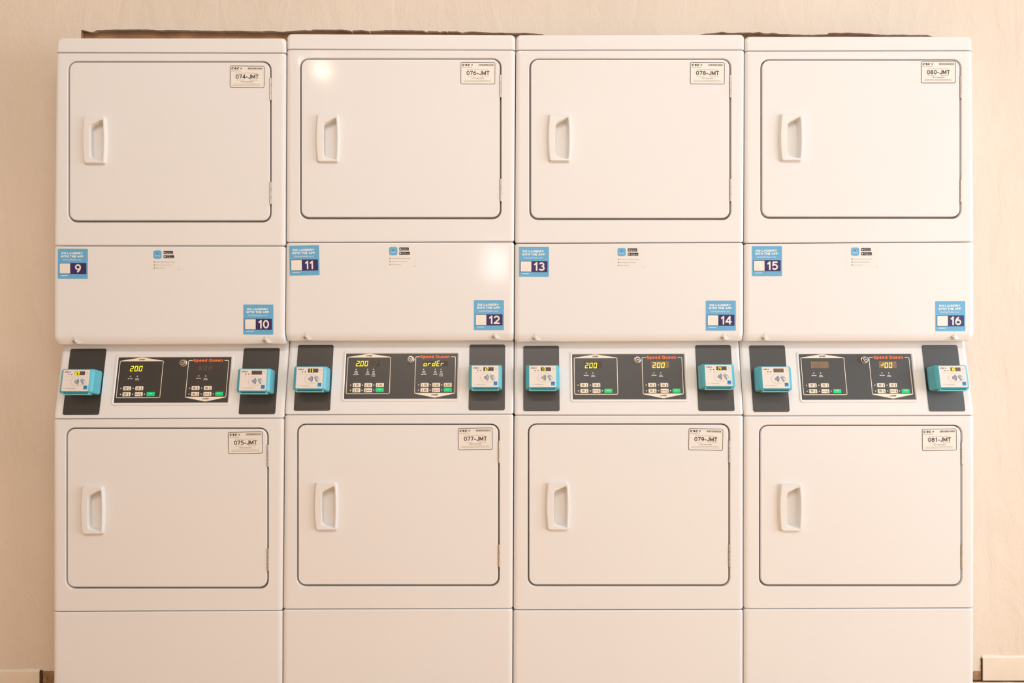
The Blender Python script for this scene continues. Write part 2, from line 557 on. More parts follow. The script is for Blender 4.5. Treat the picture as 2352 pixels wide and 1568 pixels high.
mb = MB()
mb.box((-1.45, WALL_D + th + 0.004, 2.005), (1.45, WALL_D + th + 0.042, 2.14), 'wood')
structure(mb, 'trim_1', smooth=False)

for name, p0, p1, m in (
    ('floor', (XL, YB, -0.05), (XR, 0.9, 0.0), 'floor'),
    ('ceiling', (XL, YB, ZT), (XR, 0.9, ZT + 0.05), 'ceiling'),
    ('wall_left', (XL - 0.08, YB, 0), (XL, 0.9, ZT), 'room_wall'),
    ('wall_right', (XR, YB, 0), (XR + 0.08, 0.9, ZT), 'room_wall'),
    ('wall_front', (XL, YB - 0.08, 0), (XR, YB, ZT), 'room_wall'),
    ('wall_closet', (XL, 0.9, 0), (XR, 0.98, ZT), 'wood'),
):
    mb = MB()
    mb.box(p0, p1, m)
    structure(mb, name, smooth=False)


def baseboard(name, xa, xb, ytop, ybot, seedv, cut):
    """Painted board with a lumpy caulk bead along its top; xa..xb in pixels, cut = the end that was sawn off."""
    rnd = random.Random(seedv)
    d = WALL_D - 0.006
    mb = MB()
    zb = max(0.0005, PW(0, ybot, d).z)
    n = 26
    loops = []
    for i in range(n + 1):
        t = i / n
        x = PW(lerp(xa, xb, t), 0, d).x
        zt = PW(0, ytop + rnd.uniform(-0.5, 0.5), d).z
        bead = rnd.uniform(0.002, 0.0052)
        prof = [(d, zb), (d, zt - 0.004), (d + 0.001, zt - 0.001), (d + 0.003, zt + bead * 0.3), (WALL_D - 0.002, zt + bead), (WALL_D + 0.002, zt + bead * 1.3), (WALL_D + 0.002, zb)]
        loops.append([(x, y, z) for y, z in prof])
    mb.loft(loops, 'trim', True, True)
    structure(mb, name)


baseboard('baseboard_left', -190, 90, 1541, 1575, 3, 'r')
baseboard('baseboard_right', 2258, 2560, 1509, 1562.5, 5, 'l')


def ragged(cx0, cy0, cx1, cy1, seedv, jit, d, m, mb):
    rnd = random.Random(seedv)
    p = []
    for (x0, y0), (x1, y1) in zip(rect(cx0, cy0, cx1, cy1), rect(cx0, cy0, cx1, cy1)[1:] + rect(cx0, cy0, cx1, cy1)[:1]):
        for k in range(7):
            p.append((lerp(x0, x1, k / 7) + rnd.uniform(-jit, jit), lerp(y0, y1, k / 7) + rnd.uniform(-jit, jit)))
    a = [PW(x, y, d) for x, y in p]
    c = sum(a, Vector()) / len(a)
    b = [c + (q - c) * 1.06 + Vector((0, 0.004, 0)) for q in a]
    mb.loft([b, a], m, False, True)


mb = MB()
ragged(96, 1541, 124, 1572, 11, 1.2, WALL_D - 0.0015, 'bare', mb)
structure(mb, 'trim_2')
mb = MB()
ragged(91.5, 1540, 98, 1572, 12, 0.8, WALL_D - 0.0032, 'dark', mb)  # dark sheet painting the shade of the slot beside the left board
structure(mb, 'gap_shade_left')
mb = MB()
ragged(2232, 1542, 2257, 1561, 13, 1.6, WALL_D - 0.0015, 'bare', mb)
structure(mb, 'trim_4')
mb = MB()
ragged(2254.2, 1513, 2257, 1562, 14, 0.5, WALL_D - 0.0032, 'dark', mb)  # dark sheet painting the shade at the right board's cut end
structure(mb, 'gap_shade_right')
mb = MB()
ragged(2236, 1562, 2420, 1565, 15, 0.5, WALL_D - 0.0035, 'dark', mb)  # dark strip painting the shadow gap under the right board
structure(mb, 'gap_shade_floor')

# ------------------------------------------------------------------ the four stacked dryers
VK = [79, 114, 557, 785, 953, 1400, 1617]
COLS = [
    dict(L=[(90, 129.3), (125, 127.5), (300, 126), (540, 123), (780, 122), (1400, 121.5), (1617, 121.6)],
         R=[(90, 657), (300, 656.6), (540, 655.2), (700, 654), (960, 651.8), (1300, 648.6), (1617, 647.5)],
         yl=[86, 120, 564, 792.8, 962, 1404.8, 1617], yr=[86.4, 121, 564.3, 790.8, 960, 1402.6, 1617],
         door=[(156, 140, 623, 510.5), (151, 982, 616.5, 1352.5)], handle=[(190, 268), (185.5, 1116)],
         nums=[('9', 133, 571, 0.2), ('10', 559, 699, 0.2)], info=(352.2, 575.0), idl=[('074-JMT', 528.5, 151, 0.5), ('075-JMT', 524, 992, -1.0)],
         screws=[(168, 784), (607, 782.5)], disp=('200', ''), read=[('09', 174, 872.7), ('', 581.3, 872.9)], ctl=0),
    dict(L=[(90, 658.6), (300, 658.2), (540, 656.8), (700, 655.6), (960, 653.4), (1300, 650.2), (1617, 649)],
         R=[(90, 1184), (400, 1182), (700, 1180.4), (860, 1180), (1200, 1178.6), (1617, 1177)],
         yl=[76.5, 112.5, 556.4, 784, 952.5, 1399.4, 1617], yr=[79, 114.2, 554.8, 783, 951, 1398, 1617],
         door=[(688.5, 133.5, 1151.5, 503), (681.5, 973, 1147.5, 1347)], handle=[(724, 264), (720, 1107)],
         nums=[('11', 664, 564, -1.0), ('12', 1088.5, 689, 0)], info=(893.7, 567.0), idl=[('076-JMT', 1058.5, 143, 0.3), ('077-JMT', 1052, 983, -0.8)],
         screws=[(700, 775), (1134, 773)], disp=('2.00', 'ordEr'), read=[('11', 711.2, 866.7), ('12', 1114.5, 864.4)], ctl=1),
    dict(L=[(90, 1185.6), (400, 1183.6), (700, 1182), (860, 1181.6), (1200, 1180.2), (1617, 1178.6)],
         R=[(90, 1710.6), (300, 1709.6), (700, 1708.2), (1100, 1708), (1617, 1707.6)],
         yl=[79, 114.5, 558.2, 786, 953.2, 1401, 1617], yr=[78, 113.8, 556.3, 784, 953, 1400, 1617],
         door=[(1215.8, 134, 1679.5, 505), (1212, 972.5, 1677, 1347)], handle=[(1255, 263), (1251, 1106.5)],
         nums=[('13', 1192, 566.5, 0.3), ('14', 1621, 690, 0)], info=(1418.3, 569.2), idl=[('078-JMT', 1585.5, 143, 0.4), ('079-JMT', 1582, 983, 1.2)],
         screws=[(1227, 776.5), (1661, 775)], disp=('200', '200'), read=[('13', 1246.5, 863.8), ('14', 1650.7, 862.4)], ctl=0),
    dict(L=[(90, 1712.2), (300, 1711.2), (700, 1709.8), (1100, 1709.6), (1617, 1709.2)],
         R=[(90, 2234), (300, 2237), (550, 2238.6), (950, 2238.6), (1400, 2238), (1617, 2237)],
         yl=[82.8, 116.3, 558.5, 785, 955, 1398.5, 1617], yr=[82.5, 115.4, 555, 784, 953.6, 1396.5, 1617],
         door=[(1747, 135.5, 2208.5, 502), (1743.5, 975.5, 2210.5, 1347)], handle=[(1786, 262), (1784.5, 1109)],
         nums=[('15', 1727, 565, -0.2), ('16', 2148, 691.5, -0.2)], info=(1954.6, 568.2), idl=[('080-JMT', 2115.5, 141, 0), ('081-JMT', 2117.5, 985, -0.8)],
         screws=[(1755, 776), (2191, 774)], disp=('', '?00'), read=[('', 1781.9, 866.5), ('16', 2189.2, 865)], ctl=0),
]
VT, VB, D0 = 785.0, 952.0, 0.045      # control panel: recessed at its top edge


class Col:
    def __init__(self, c):
        self.c = c

    def xy(self, u, v):
        c = self.c
        yl = table(list(zip(VK, c['yl'])), v)
        yr = table(list(zip(VK, c['yr'])), v)
        y = lerp(yl, yr, u / 525.0)
        return lerp(table(c['L'], y), table(c['R'], y), u / 525.0), y

    def quad(self, u0, v0, u1, v1):
        return [self.xy(u0, v0), self.xy(u1, v0), self.xy(u1, v1), self.xy(u0, v1)]

    def slope(self, u, v, h=0.0):
        px, py = self.xy(u, v)
        d = D0 * (VB - v) / (VB - VT)
        k = 1 + d / D
        al = math.atan2(D0, (VB - VT) / S)
        return Vector(((px - CX) / S, d, ZC + (CY - py) / S * k)) + Vector((0, -math.cos(al), math.sin(al))) * h


def flat(px, py, rot=0.0, d=0.0):
    """Surface frame of something stuck on a front: a right, b down in pixels from px, py; h towards the room."""
    c, s = math.cos(R(rot)), math.sin(R(rot))

    def F(a, b, h):
        return P(px + a * c - b * s, py + a * s + b * c, d - h)
    return F


def arcs(ax, ay_t, ay_b, depth, n=4):
    """(inset, depth) steps of a quarter-round edge, from the side to the face."""
    out = []
    for k in range(n + 1):
        th = math.pi / 2 * k / n
        i = 1 - math.cos(th)
        out.append(((ax * i, ay_t * i, ax * i, ay_b * i), depth * (1 - math.sin(th))))
    return out


def front_panel(col, v0, v1, opening, r_out=5.0):
    q = col.quad(0, v0, 525, v1)
    mb = MB()
    loops = [[P(x, y, 0.06) for x, y in rquad(q, r_out)]]
    for ins, dd in arcs(11, 2.6, 2.6, 0.007):
        loops.append([P(x, y, dd) for x, y in rquad(q, r_out, inset=ins)])
    if opening is None:
        mb.loft(loops, 'enamel', False, True)
        return mb
    o = rect(*opening)
    rad = 20.0
    loops.append([P(x, y, 0.0) for x, y in rquad(o, rad + 2, inset=(-2, -2, -2, -2))])
    loops.append([P(x, y, 0.0006) for x, y in rquad(o, rad + 0.7, inset=(-.7, -.7, -.7, -.7))])
    loops.append([P(x, y, 0.002) for x, y in rquad(o, rad)])
    loops.append([P(x, y, 0.011) for x, y in rquad(o, rad)])
    mb.loft(loops, 'enamel')
    loops = [[P(x, y, 0.0105) for x, y in rquad(o, rad)], [P(x, y, 0.0108) for x, y in rquad(o, rad, inset=(9, 9, 9, 9))]]
    mb.loft(loops, 'gap_back')  # grey ring darkens the gap round the door by colour
    return mb


def hloop(x0, y0, corners, r, bl, br, h, n=4, m=8):
    """Handle outline: corners TL TR BR BL relative to x0, y0; the left and right sides bulge by bl and br pixels."""
    q = rquad(corners, r, n)
    k = n + 1
    out = []
    for i in range(4):
        seg = q[i * k:(i + 1) * k]
        out += seg
        nxt = q[((i + 1) * k) % (4 * k)]
        for j in range(1, m):
            out.append(seg[-1].lerp(nxt, j / m))
    ys = [p.y for p in out]
    yc, hh = (min(ys) + max(ys)) / 2, (max(ys) - min(ys)) / 2
    xc = sum(p.x for p in out) / len(out)
    hw = (max(p.x for p in out) - min(p.x for p in out)) / 2
    pts3 = []
    for p in out:
        g = 1 - ((p.y - yc) / hh) ** 2
        w = max(-1, min(1, (p.x - xc) / hw))
        x = p.x + (-bl * g * max(0, -w) + br * g * max(0, w))
        pts3.append(P(x0 + x, y0 + p.y, -h))
    return pts3


def make_door(col, root, opening, hnd, idl, up):
    x0, y0, x1, y1 = opening
    q = rect(x0 + 3.6, y0 + 2.6, x1 - 3.6, y1 - 4.6)
    hx, hy = hnd
    hq = rect(hx + 10, hy + 4, hx + 51, hy + 105.5)
    mb = MB()
    rad = 17.0
    loops = [[P(x, y, 0.0095) for x, y in rquad(q, rad)], [P(x, y, 0.003) for x, y in rquad(q, rad)]]
    for ins, dd in arcs(2.2, 2.2, 2.2, 0.003, 3):
        loops.append([P(x, y, dd) for x, y in rquad(q, rad - ins[0], inset=ins)])
    loops.append([P(x, y, 0) for x, y in rquad(hq, 2)])
    mb.loft(loops, 'enamel')
    door = sub(mb, 'door', root, root)
    # handle: plastic plate with a bulging left flank and a finger pocket
    mb = MB()
    lp = [
        hloop(hx, hy, rect(3.5, 0, 54.5, 110), 4, 3.5, 2.5, -0.001),
        hloop(hx, hy, rect(4.0, 0.3, 54.2, 109.6), 4, 3.5, 2.5, 0.0006),
        hloop(hx, hy, rect(8.2, 1.6, 52.4, 107.6), 4, 3.5, 2.2, 0.0095),
        hloop(hx, hy, rect(9.4, 2.2, 52.0, 107.0), 4, 3.4, 2.2, 0.0105),
        hloop(hx, hy, [(20.5, 20), (50.0, 6.2), (50.0, 105.4), (20.5, 97)], 5, 1.5, 2.0, 0.0100),
        hloop(hx, hy, [(21.4, 21), (49.4, 7.4), (49.4, 104.4), (21.4, 96)], 5, 1.5, 2.0, 0.0088),
        hloop(hx, hy, [(22.4, 22.4), (48.4, 9.4), (48.4, 103), (22.4, 95)], 5, 1.5, 2.0, 0.002),
        hloop(hx, hy, [(19.5, 23.5), (46.0, 12), (46.0, 101.4), (19.5, 94)], 6, 1.5, 2.0, -0.013),
    ]
    mb.loft(lp, 'plastic', False, True)
    sub(mb, 'handle', door, root)
    # two knuckle hinges in the right-hand gap
    for hy0 in (y0 + 38.5, y0 + 277):
        mb = MB()
        xc = x1 - 1.6
        prof = [(0, 0.4), (0.4, 2.1), (17.2, 2.2), (17.6, 1.6), (18.2, 1.6), (18.6, 2.2), (34.6, 2.2), (35, 1.6), (35.6, 1.6), (36, 2.2), (51.2, 2.1), (52, 0.4)]
        mb.loft([[P(xc + rr * math.cos(t * math.pi / 5), hy0 + yy, 0.0005 + rr * math.sin(t * math.pi / 5) / S) for t in range(10)] for yy, rr in prof], 'steel', True, True)
        sub(mb, 'hinge', door, root, 'bare steel hinge')
    # identification label
    s, lx, ly, rot = idl
    F = flat(lx, ly, rot)
    mb = MB()
    a, b = 0.0004, 0.0007
    mb.rr(F, 0, 0, 79, 50, 3.4, a, 'idpaper')
    mb.ring(F, 0, 0, 79, 50, 3.4, 1.0, b, 'ink')
    stroke_text(mb, F, 'CSC', 2.6, 8.7, 5.0, b, 'ink', 0.27, 18.2, 'l', 0.25, 0.1)
    mb.pl(F, [(23.4, 4.4), (25.2, 5.8), (27.6, 3.4), (27.2, 6.2), (25.4, 9), (24.4, 6.8)], b, 'leaf')
    mb.text(F, 'ServiceWorks', 3.2, 12.8, 2.0, b, 'rust', 0.0, 0, 22, 'l')
    rnd = random.Random(s)
    x = 41.5
    while x < 74.6:
        w = rnd.choice((0.5, 0.8, 1.2))
        mb.pl(F, rect(x, 4, x + w, 8.2), b, 'inkmid')
        x += w + rnd.choice((0.5, 0.8))
    mb.text(F, 'Please specify this machine number when reporting issues', 39, 17.3, 1.3, b, 'inkmid', 0, 0, 48)
    stroke_text(mb, F, s, 39.6, 29.5, 9.6, b, 'ink', 0.17, 52.6)
    mb.text(F, 'For Service', 23.8, 33.0, 1.5, b, 'inkmid', 0, 0, 15)
    mb.text(F, 'Para Servicio', 55, 33.0, 1.5, b, 'inkmid', 0, 0, 18)
    mb.text(F, '1-877-264-6622', 39, 37.8, 2.7, b, 'inkmid', 0, 0, 29)
    mb.text(F, 'Visit our website: WWW.CSCSERVICEWORKS.COM', 39, 42.2, 1.5, b, 'inkmid', 0.0, 0, 61)
    mb.pl(F, rect(6, 44.2, 72, 44.7), b, 'rust')
    sub(mb, 'id_label', door, root, 'white machine label reading ' + s, smooth=False)
    return door


def app_sticker(panel, root, n, px, py, rot):
    F = flat(px, py, rot)
    mb = MB()
    a, b, c = 0.0004, 0.0006, 0.0008
    mb.rr(F, -0.7, -0.7, 69.7, 69.7, 2.2, 0.00025, 'stickerwhite')
    mb.rr(F, 0, 0, 69, 69, 1.8, a, 'sky')
    stroke_text(mb, F, 'DO LAUNDRY', 33, 13.1, 5.1, b, 'white', 0.25, 48.5)
    stroke_text(mb, F, 'WITH THE APP', 33, 20.1, 5.1, b, 'white', 0.25, 52.5)
    mb.text(F, 'GetPayMobile.com', 33, 26.6, 3.2, b, 'white', 0.0, 0, 44)
    mb.rr(F, 3, 32.5, 65.8, 58, 1.2, b, 'navy')
    mb.rr(F, 4.2, 33.7, 28.6, 57, 0.4, c, 'stickerwhite')
    stroke_text(mb, F, n, 46.6 if n != '11' else 45.6, 55.0, 19.6, c, 'stickerwhite', 0.185, {'9': 13.6, '11': 20.5}.get(n, 25.5), gap=0.06)
    mb.pl(F, rect(7, 61.2, 23.6, 62.4), b, 'white')
    sub(mb, 'app_sticker', panel, root, 'sky-blue square sticker with the number ' + n, smooth=False)


def info_sticker(panel, root, px, py):
    F = flat(px, py)
    mb = MB()
    a, b, c = 0.0001, 0.00025, 0.0004
    mb.rr(F, -15, -4, 62, 48, 1.5, a, 'clear')
    mb.rr(F, 0, 0, 19, 19, 4.6, b, 'sky')
    mb.pl(F, [(7, 6), (10, 6), (10.4, 9), (9, 8)], c, 'ink')
    mb.text(F, 'GetPay', 9.5, 13.4, 2.6, c, 'white', 0.0, 0, 12.5)
    mb.text(F, 'Mobile', 9.5, 16.6, 2.0, c, 'hand', 0.0, 0, 12.5)
    mb.rr(F, 23.5, 1.1, 45.2, 8.2, 0.8, b, 'ink')
    mb.disc(F, 26.8, 4.9, 1.5, c, 'white', 10)
    mb.text(F, 'Download on the', 29.4, 4.0, 1.2, c, 'white', 0, 0, 13.5, 'l')
    mb.text(F, 'App Store', 29.4, 6.9, 2.1, c, 'white', 0.0, 0, 13.8, 'l')
    mb.rr(F, 23.5, 11, 47.7, 17.9, 0.8, b, 'ink')
    mb.pl(F, [(25.4, 12.4), (29, 14.5), (25.4, 16.6)], c, 'white')
    mb.text(F, 'GET IT ON', 30.6, 13.6, 1.1, c, 'white', 0, 0, 8.5, 'l')
    mb.text(F, 'Google Play', 30.6, 16.4, 2.0, c, 'white', 0.0, 0, 15.6, 'l')
    for k, (s, w) in enumerate((('Know when laundry is done', 42.6), ('No need to carry coins', 35), ('Earn rewards', 20))):
        y = 26.4 + 6.9 * k
        mb.disc(F, 2.5, y, 1.7, b, 'bullet', 12)
        mb.text(F, s, 6.4, y + 0.9, 2.0, b, 'inkmid', 0.0, 0, w, 'l')
    mb.pl(F, rect(57.8, 43.7, 61.2, 44.3), b, 'inkmid')
    sub(mb, 'info_sticker', panel, root, 'clear sticker with a blue icon and black badges', smooth=False)


def access_panel(col, root, c):
    q = col.quad(0, 557.7, 525, 784.4)
    yb = (q[2][1] + q[3][1]) / 2
    yc = yb - 19.0

    def Q(x, y, d):
        return P(x, y, d + max(0.0, (y - yc) / 19.0) * 0.014)
    mb = MB()

    def rb(qd, r, inset=(0, 0, 0, 0), up=0.0):
        p = rquad(qd, r, inset=inset)
        k = len(p) // 4
        rgt = Vector((lerp(p[2 * k - 1].x, p[2 * k].x, .92), yc - up))
        lft = Vector((lerp(p[0].x, p[-1].x, .92), yc - up))
        return p[:2 * k] + [rgt] + p[2 * k:] + [lft]
    loops = [[P(x, y, 0.06) for x, y in rb(q, 5)], [Q(x, y, 0.02) for x, y in rb(q, 5)]]
    for ins, dd in arcs(11, 2.6, 1.6, 0.007):
        loops.append([Q(x, y, dd) for x, y in rb(q, 6, ins)])
    loops.append([Q(x, y, 0) for x, y in rb(q, 5.6, (12, 3.4, 12, 2.4))])
    qq = [(q[0][0], q[0][1]), (q[1][0], q[1][1]), (q[2][0], yc), (q[3][0], yc)]
    loops.append([Q(x, y, 0) for x, y in rb(qq, 0.5, (60, 40, 60, 0), 1.0)])
    mb.loft(loops, 'enamel', False, True)
    panel = sub(mb, 'access_panel', root, root)
    for sx, sy in c['screws']:
        # pad pressed into the bevelled lower edge, and the screw on it
        mb = MB()
        pa, pb, pd = Q(sx - 17, sy + 5, -.0002), Q(sx, sy - 12, -.0002), Q(sx + 17, sy + 4, -.0002)
        pc, pe, pf = Q(sx + 7, sy + 5, -.0032), Q(sx + 8, sy + 6.5, -.0002), Q(sx + 1.2, sy - 10.5, -.0006)
        mb.poly([pa, pb, pf, pc], 'enamel')
        mb.poly([pf, pb, pd, pc], 'enamel')
        mb.poly([pa, pc, pe], 'enamel')
        mb.poly([pc, pd, pe], 'enamel')
        sub(mb, 'screw_pad', panel, root)
        mb = MB()
        F = flat(sx, sy, 20, max(0.0, (sy - yc) / 19.0) * 0.014 - 0.0012)
        n = 16
        mb.loft([[F(rr * math.cos(2 * math.pi * k / n), rr * math.sin(2 * math.pi * k / n), h) for k in range(n)]
                 for rr, h in ((4.0, 0.0), (4.0, 0.0022), (3.3, 0.0034), (2.0, 0.004))], 'steel', False, True)
        mb.pl(F, rect(-2.6, -0.5, 2.6, 0.5), 0.0042, 'dark')
        sub(mb, 'screw', panel, root, 'steel screw')
    for n, px, py, rot in c['nums']:
        app_sticker(panel, root, n, px, py, rot)
    info_sticker(panel, root, *c['info'])


def control_panel(col, root, c):
    mb = MB()
    q = rect(0, 779, 525, 952.2)

    def lp(ins, h, r=5):
        return [col.slope(x, y, h) for x, y in rquad(q, r, inset=ins)]
    loops = [lp((0, 0, 0, 0), -0.05), lp((0, 0, 0, 0), -0.006)]
    for ins, dd in arcs(9, 1, 2.2, 0.006):
        loops.append(lp(ins, -dd))
    mb.loft(loops, 'enamel', False, True)
    panel = sub(mb, 'control_panel', root, root)
    F = col.slope
    # black blanking overlays behind the card readers
    for u0, u1 in ((20.5, 104.0), (421.5, 505.0)):
        mb = MB()
        mb.rr(F, u0 - 1.6, 791.4, u1 + 1.6, 945.6, 5.5, 0.0004, 'enamel')
        mb.rr(F, u0, 793, u1, 944, 4.5, 0.0008, 'overlay')
        mb.pl(F, rect(u1 - 12, 940.6, u1 - 6, 941.4), 0.001, 'inkmid')
        sub(mb, 'overlay_plate', panel, root, 'black overlay plate', smooth=False)
    # raised bezel
    mb = MB()
    seq = [((0, 0, 0, 0), 0.0, 6), ((0.5, 0.5, 0.5, 0.5), 0.0018, 6), ((1.6, 1.6, 1.6, 1.6), 0.0026, 5), ((3.4, 3.2, 3.4, 3.2), 0.0026, 3), ((4.6, 5.2, 4.6, 5.2), 0.0016, 1), ((5.2, 6, 5.2, 6), 0.0004, 1)]
    mb.loft([[F(x, y, h) for x, y in rquad(rect(129, 807.4, 400.5, 923), r, inset=ins)] for ins, h, r in seq], 'enamel')
    sub(mb, 'bezel', panel, root)
    ox, oy, sx, sy = 133.4, 812.6, 1.0, 1.0

    def G(a, b, h):
        return F(ox + a, oy + b, h)
    h0, h1, h2 = 0.0007, 0.0010, 0.0013
    mb = MB()
    mb.rr(G, 0, 0, 261, 104, 0.6, h0, 'face')
    w = 1.35
    # upper group frame: roof-shaped banner, sides and bottom line
    mb.pl(G, [(5.5, 9.6), (6.5, 8.2), (52, 1.2), (58, 1.2), (104, 8.2), (105, 9.6)], h1, 'cream')
    mb.stroke(G, [(5.5, 9.2), (5.3, 90), (6.2, 92), (8, 92.6), (102.4, 92.6), (104.2, 92), (105, 90), (105, 9.2)], w, h1, 'cream')
    stroke_text(mb, G, 'UPPER', 55, 7.4, 3.4, h2, 'ink', 0.2, 13.5)
    # lower group frame: broken at the top for the name, banner pointing down
    fx0, fx1 = 163.2, 255.8
    mb.stroke(G, [(fx0 + 10, 8.2), (fx0 + 2, 8.2), (fx0 + .5, 8.8), (fx0, 10.4), (fx0, 91)], w, h1, 'cream')
    mb.stroke(G, [(fx1 - 10, 8.2), (fx1 - 2, 8.2), (fx1 - .5, 8.8), (fx1, 10.4), (fx1, 91)], w, h1, 'cream')
    mid = (fx0 + fx1) / 2
    mb.pl(G, [(fx0 - .5, 91), (fx0 + 0.5, 92.6), (mid - 2, 101.6), (mid + 2, 101.6), (fx1 - .5, 92.6), (fx1 + .5, 91)], h1, 'cream')
    stroke_text(mb, G, 'LOWER', mid, 97.2, 3.4, h2, 'ink', 0.2, 15)
    stroke_text(mb, G, 'Speed Queen', 208.2, 11.6, 7.2, h1, 'orange', 0.26, 68)
    mb.pl(G, rect(248, 100.6, 256, 101.2), h1, 'inkmid')
    v2 = c['ctl'] == 1
    for off in (0, 157):
        if not v2:
            mb.disc(G, off + 32.6, 43.6, 1.3, h1, 'white')
            mb.disc(G, off + 48.4, 43.6, 1.3, h1, 'white')
            stroke_text(mb, G, 'DRYING', off + 32.8, 50.2, 2.1, h1, 'white', 0.24, 11.2)
            stroke_text(mb, G, 'COOL', off + 48.6, 50.0, 2.0, h1, 'white', 0.24, 7.6)
            stroke_text(mb, G, 'DOWN', off + 48.8, 52.9, 2.0, h1, 'white', 0.24, 9.0)
        else:
            for k, (x, ls) in enumerate(((25.6, (('PRE', 6), ('WASH', 8), ('TIME LEFT', 14))), (52.4, (('DRY', 5), ('AIR', 6), ('DRYING', 9.5))), (66, (('XX', 5), ('COOL', 6), ('DOWN', 7.6), ('FAN', 8))))):
                mb.disc(G, off + x, 37, 1.3, h1, 'led_dot' if (k == 0 and off == 0) else 'white')
                for j, (s, ww) in enumerate(ls):
                    stroke_text(mb, G, s, off + x + 0.4, 43.2 + 3.3 * j, 2.2, h1, 'white', 0.24, ww)
    sub(mb, 'faceplate', panel, root, 'black printed faceplate with an orange name', smooth=False)
    # keys with their lamps
    for gi, off in enumerate((0, 157)):
        if v2:
            keys = [(19.6, 68, 'HIGH', 'TEMP'), (46.4, 68, 'LOW', 'TEMP'), (73, 68, 'NO', 'HEAT'), (19.4, 80, 'MED', 'TEMP'), (46.2, 80, 'DELICATES', ''), (73, 79.6, None, '')]
        else:
            keys = [(18.4, 66.6, 'HIGH', 'TEMP'), (46.5, 66.6, 'LOW', 'TEMP'), (18.6, 80, 'MED', 'TEMP'), (46.6, 80, 'DELICATES', ''), (73.8, 79.8, None, '')]
        for ki, (x, y, s1, s2) in enumerate(keys):
            mb = MB()
            x += off
            m = 'green' if s1 is None else 'cream'
            mb.loft([[G(px, py, h) for px, py in rquad(rect(x, y, x + 18.4, y + 9.4), 1.4, 3, (i, i, i, i))] for i, h in ((0, h0), (0.1, h1), (0.7, 0.0018))], m, False, True)
            hh = 0.0021
            if s1 is None:
                stroke_text(mb, G, 'START', x + 9.2, y + 4.6, 2.0, hh, 'cream', 0.2, 8)
            else:
                tx, bx = (x + 11.5, x + 4.2) if v2 else (x + 6.8, x + 14.6)
                if s2:
                    stroke_text(mb, G, s1, tx, y + 4.2, 2.1, hh, 'ink', 0.2, 6.0)
                    stroke_text(mb, G, s2, tx, y + 7.2, 2.1, hh, 'ink', 0.2, 6.6)
                else:
                    stroke_text(mb, G, s1, tx - (0 if v2 else 0.3), y + 5.8, 2.1, hh, 'ink', 0.2, 10.4)
                mb.pl(G, rect(bx - .5, y + 1.6, bx + .5, y + 6.4), hh, 'ink')
                mb.disc(G, bx, y + 7, 1.1, hh, 'ink', 10)
            on = (not v2 and ki == 0 and c is COLS[2]) or (v2 and ki == 3 and gi == 0)
            mb.disc(G, x - 4.6, y + 4.7, 1.25, h1, 'led_dot' if on else 'white')
            sub(mb, 'button', panel, root, ('green' if s1 is None else 'cream') + ' key', smooth=False)
    # displays
    for gi, off in enumerate((0, 157)):
        s = c['disp'][gi]
        mb = MB()
        x0, x1, y0, y1 = (24, 82, 17, 29.6) if v2 else (27.5, 68.5, 17.4, 32.4)
        pale = c is COLS[3] or (c is COLS[2] and gi == 1)
        mb.rr(G, off + x0, y0, off + x1, y1, 0.8, h1, 'window_pale' if pale else ('window' if not (c is COLS[0] and gi == 0) else 'face'))
        hd, wd, pitch = (12.2, 7.2, 10.0)
        px = off + (24.6 if v2 else 30.0)
        yy = 17.3 if v2 else 20.2
        chars = [ch for ch in s if ch != '.']
        if v2 and gi == 0:
            chars += ['8', '8', '1']
        for k, ch in enumerate(chars):
            lit = not (v2 and gi == 0 and k > 2)
            mb.segs(G, ch, px + k * pitch, yy, wd, hd, 1.5, h2, 'led' if lit else 'segment_off')
        if not s:
            for k in range(3):
                mb.segs(G, '8', px + 1 + k * 11, yy, wd, hd - 2, 1.3, h2, 'segment_off' if not pale else 'window_pale')
        if '.' in s:
            mb.disc(G, px + 8.6, yy + hd - 0.6, 0.9, h2, 'led')
        sub(mb, 'display', panel, root, ('lit yellow display reading ' + s.replace('?', '')) if s else 'unlit display', smooth=False)
    # key lock
    mb = MB()
    n = 20

    def circ(r, h, sx=0.0, sy=0.0):
        return [G(152 + sx + r * math.cos(2 * math.pi * k / n), 14 + sy + r * math.sin(2 * math.pi * k / n), h) for k in range(n)]
    mb.loft([circ(8.0, h0), circ(8.0, 0.0018), circ(7.4, 0.0024), circ(6.8, 0.0026), circ(6.6, 0.011), circ(6.0, 0.012), circ(4.0, 0.0122), circ(3.7, 0.0105)], 'chrome')
    mb.loft([circ(3.7, 0.0105), circ(2.4, 0.0105)], 'dark')
    mb.loft([circ(2.4, 0.0105), circ(2.3, 0.0122)], 'chrome', False, True)
    mb.pl(G, [(151.4, 11.4), (152.6, 11.4), (152.6, 13.2), (151.4, 13.2)], 0.0124, 'dark')
    sub(mb, 'key_lock', panel, root, 'round chrome key lock')


